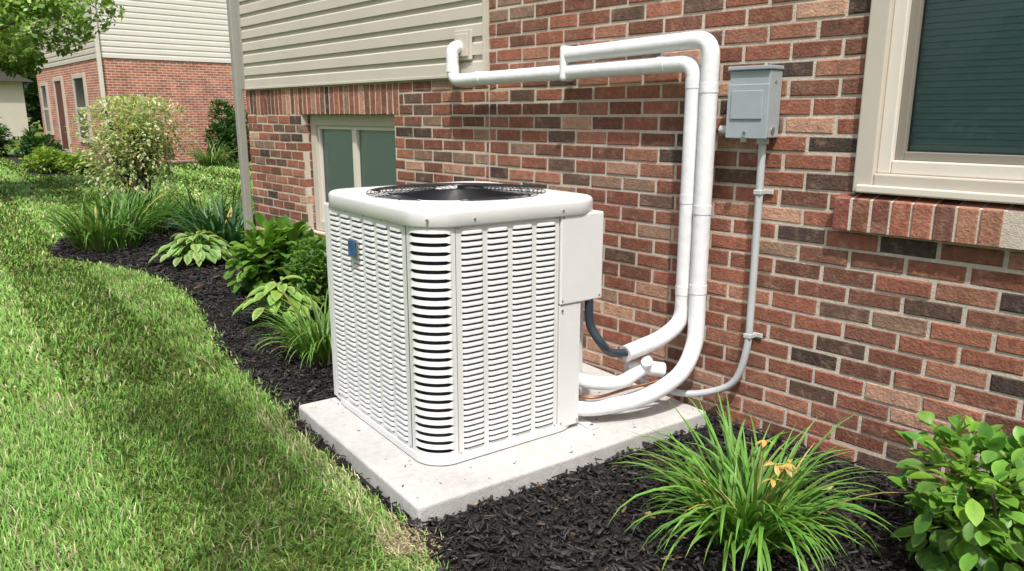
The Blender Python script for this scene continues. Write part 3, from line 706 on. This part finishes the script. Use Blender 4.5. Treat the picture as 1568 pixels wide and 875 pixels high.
NX=-22.4; NY=3.16; NL=-31.0; ND=16
def uvquad(name,v,m,uvs):
    me=bpy.data.meshes.new(name); me.from_pydata(v,[],[(0,1,2,3)]); l=me.uv_layers.new(name='UVMap')
    for i,u in enumerate(uvs): l.data[i].uv=u
    me.materials.append(m); o=bpy.data.objects.new(name,me); sc.collection.objects.link(o); o.parent=Nn
uvquad('brick_wall_side',[(NX,NY,-.1),(NX,ND,-.1),(NX,ND,2.95),(NX,NY,2.95)],M_farbrick,[(0,0),(ND-NY,0),(ND-NY,3.05),(0,3.05)])
uvquad('brick_wall_front',[(NL,NY,-.1),(NX,NY,-.1),(NX,NY,2.95),(NL,NY,2.95)],M_farbrick,[(0,0),(NX-NL,0),(NX-NL,3.05),(0,3.05)])
bx('body',M_siding,Nn,NL+.02,NX-.02,NY+.02,ND,-.1,6.2,0)
M_sidelit=mat('siding_white_lit',lin(222,218,209),rough=.5,nscale=2,namt=.03)  # white siding made lighter for the sunny side, light put into the colour
laps('siding_side',Nn,M_sidelit,(NX,NY,0),(0,1,0),(1,0,0),ND-NY,2.95,6.2,.16,.01)
laps('siding_front',Nn,M_siding,(NL,NY,0),(1,0,0),(0,-1,0),NX-NL,2.95,6.2,.16,.01)  # darker siding colour stands in for the shadier front
bx('downspout',M_trimw,Nn,NX-.03,NX+.09,NY-.12,NY-.02,.1,6.2,.01)
bx('eave',M_trimw,Nn,NL-.4,NX+.4,NY-.4,ND+.4,6.2,6.4,0)
mb=MB(); mb.add([(NL-.4,NY-.4,6.4),(NX+.4,NY-.4,6.4),(NX+.4,ND+.4,6.4),(NL-.4,ND+.4,6.4),((NL+NX)/2,NY+1,9),((NL+NX)/2,ND-1,9)],[(0,1,4),(1,2,5,4),(2,3,5),(3,0,4,5)]); mb.build('roof',M_roof,Nn)
def nwin(i,x0,x1,z0,z1,door=False):
    mb=MB(); fr(mb,x0,x1,z0,z1,.12,NY-.06,NY+.01)
    if not door: mb.box(x0+.12,x1-.12,NY-.05,NY,(z0+z1)/2-.04,(z0+z1)/2+.04)
    mb.build('window_frame_%d'%i,M_trimb,Nn)
    mb=MB(); mb.box(x0+.12,x1-.12,NY-.03,NY-.01,z0+.12,z1-.12); mb.build('window_pane_%d'%i,M_door if door else M_fan,Nn)
nwin(1,-25.7,-24.3,.57,2.6); nwin(2,-28.3,-27.1,.15,2.6,True); nwin(3,-28.0,-26.2,4.3,5.9); nwin(4,-30.4,-29.4,.7,2.5)
F=empty('distant_house'); bx('walls',M_siding,F,-62,-50,-4,6,-.1,3.2,0); mb=MB(); mb.add([(-62.5,-4.5,3.2),(-49.5,-4.5,3.2),(-49.5,6.5,3.2),(-62.5,6.5,3.2),(-62.5,1,6),(-49.5,1,6)],[(0,1,5,4),(2,3,4,5),(1,2,5),(3,0,4)]); mb.build('roof',M_roof,F)
bx('garage_door',M_trimw,F,-49.99,-49.95,-2.5,2.2,0,2.4,0)
cs=[];rr=[]
for i in range(90):
    a=random.uniform(-.3,.35); d=random.uniform(70,85); cs.append((1-d*math.cos(a),d*math.sin(a),random.uniform(1,9))); rr.append(random.uniform(2.5,4.5))
for i in range(110):
    x_=random.uniform(-60,25); cs.append((x_,-random.uniform(38,50),random.uniform(.5,5))); rr.append(random.uniform(2,4))  # unseen row on the lawn side, added to darken the window reflections
cloud('tree_belt',None,cs,rr,200,1.0,[(.05,.12,.025),(.08,.17,.03),(.11,.22,.04)],1)
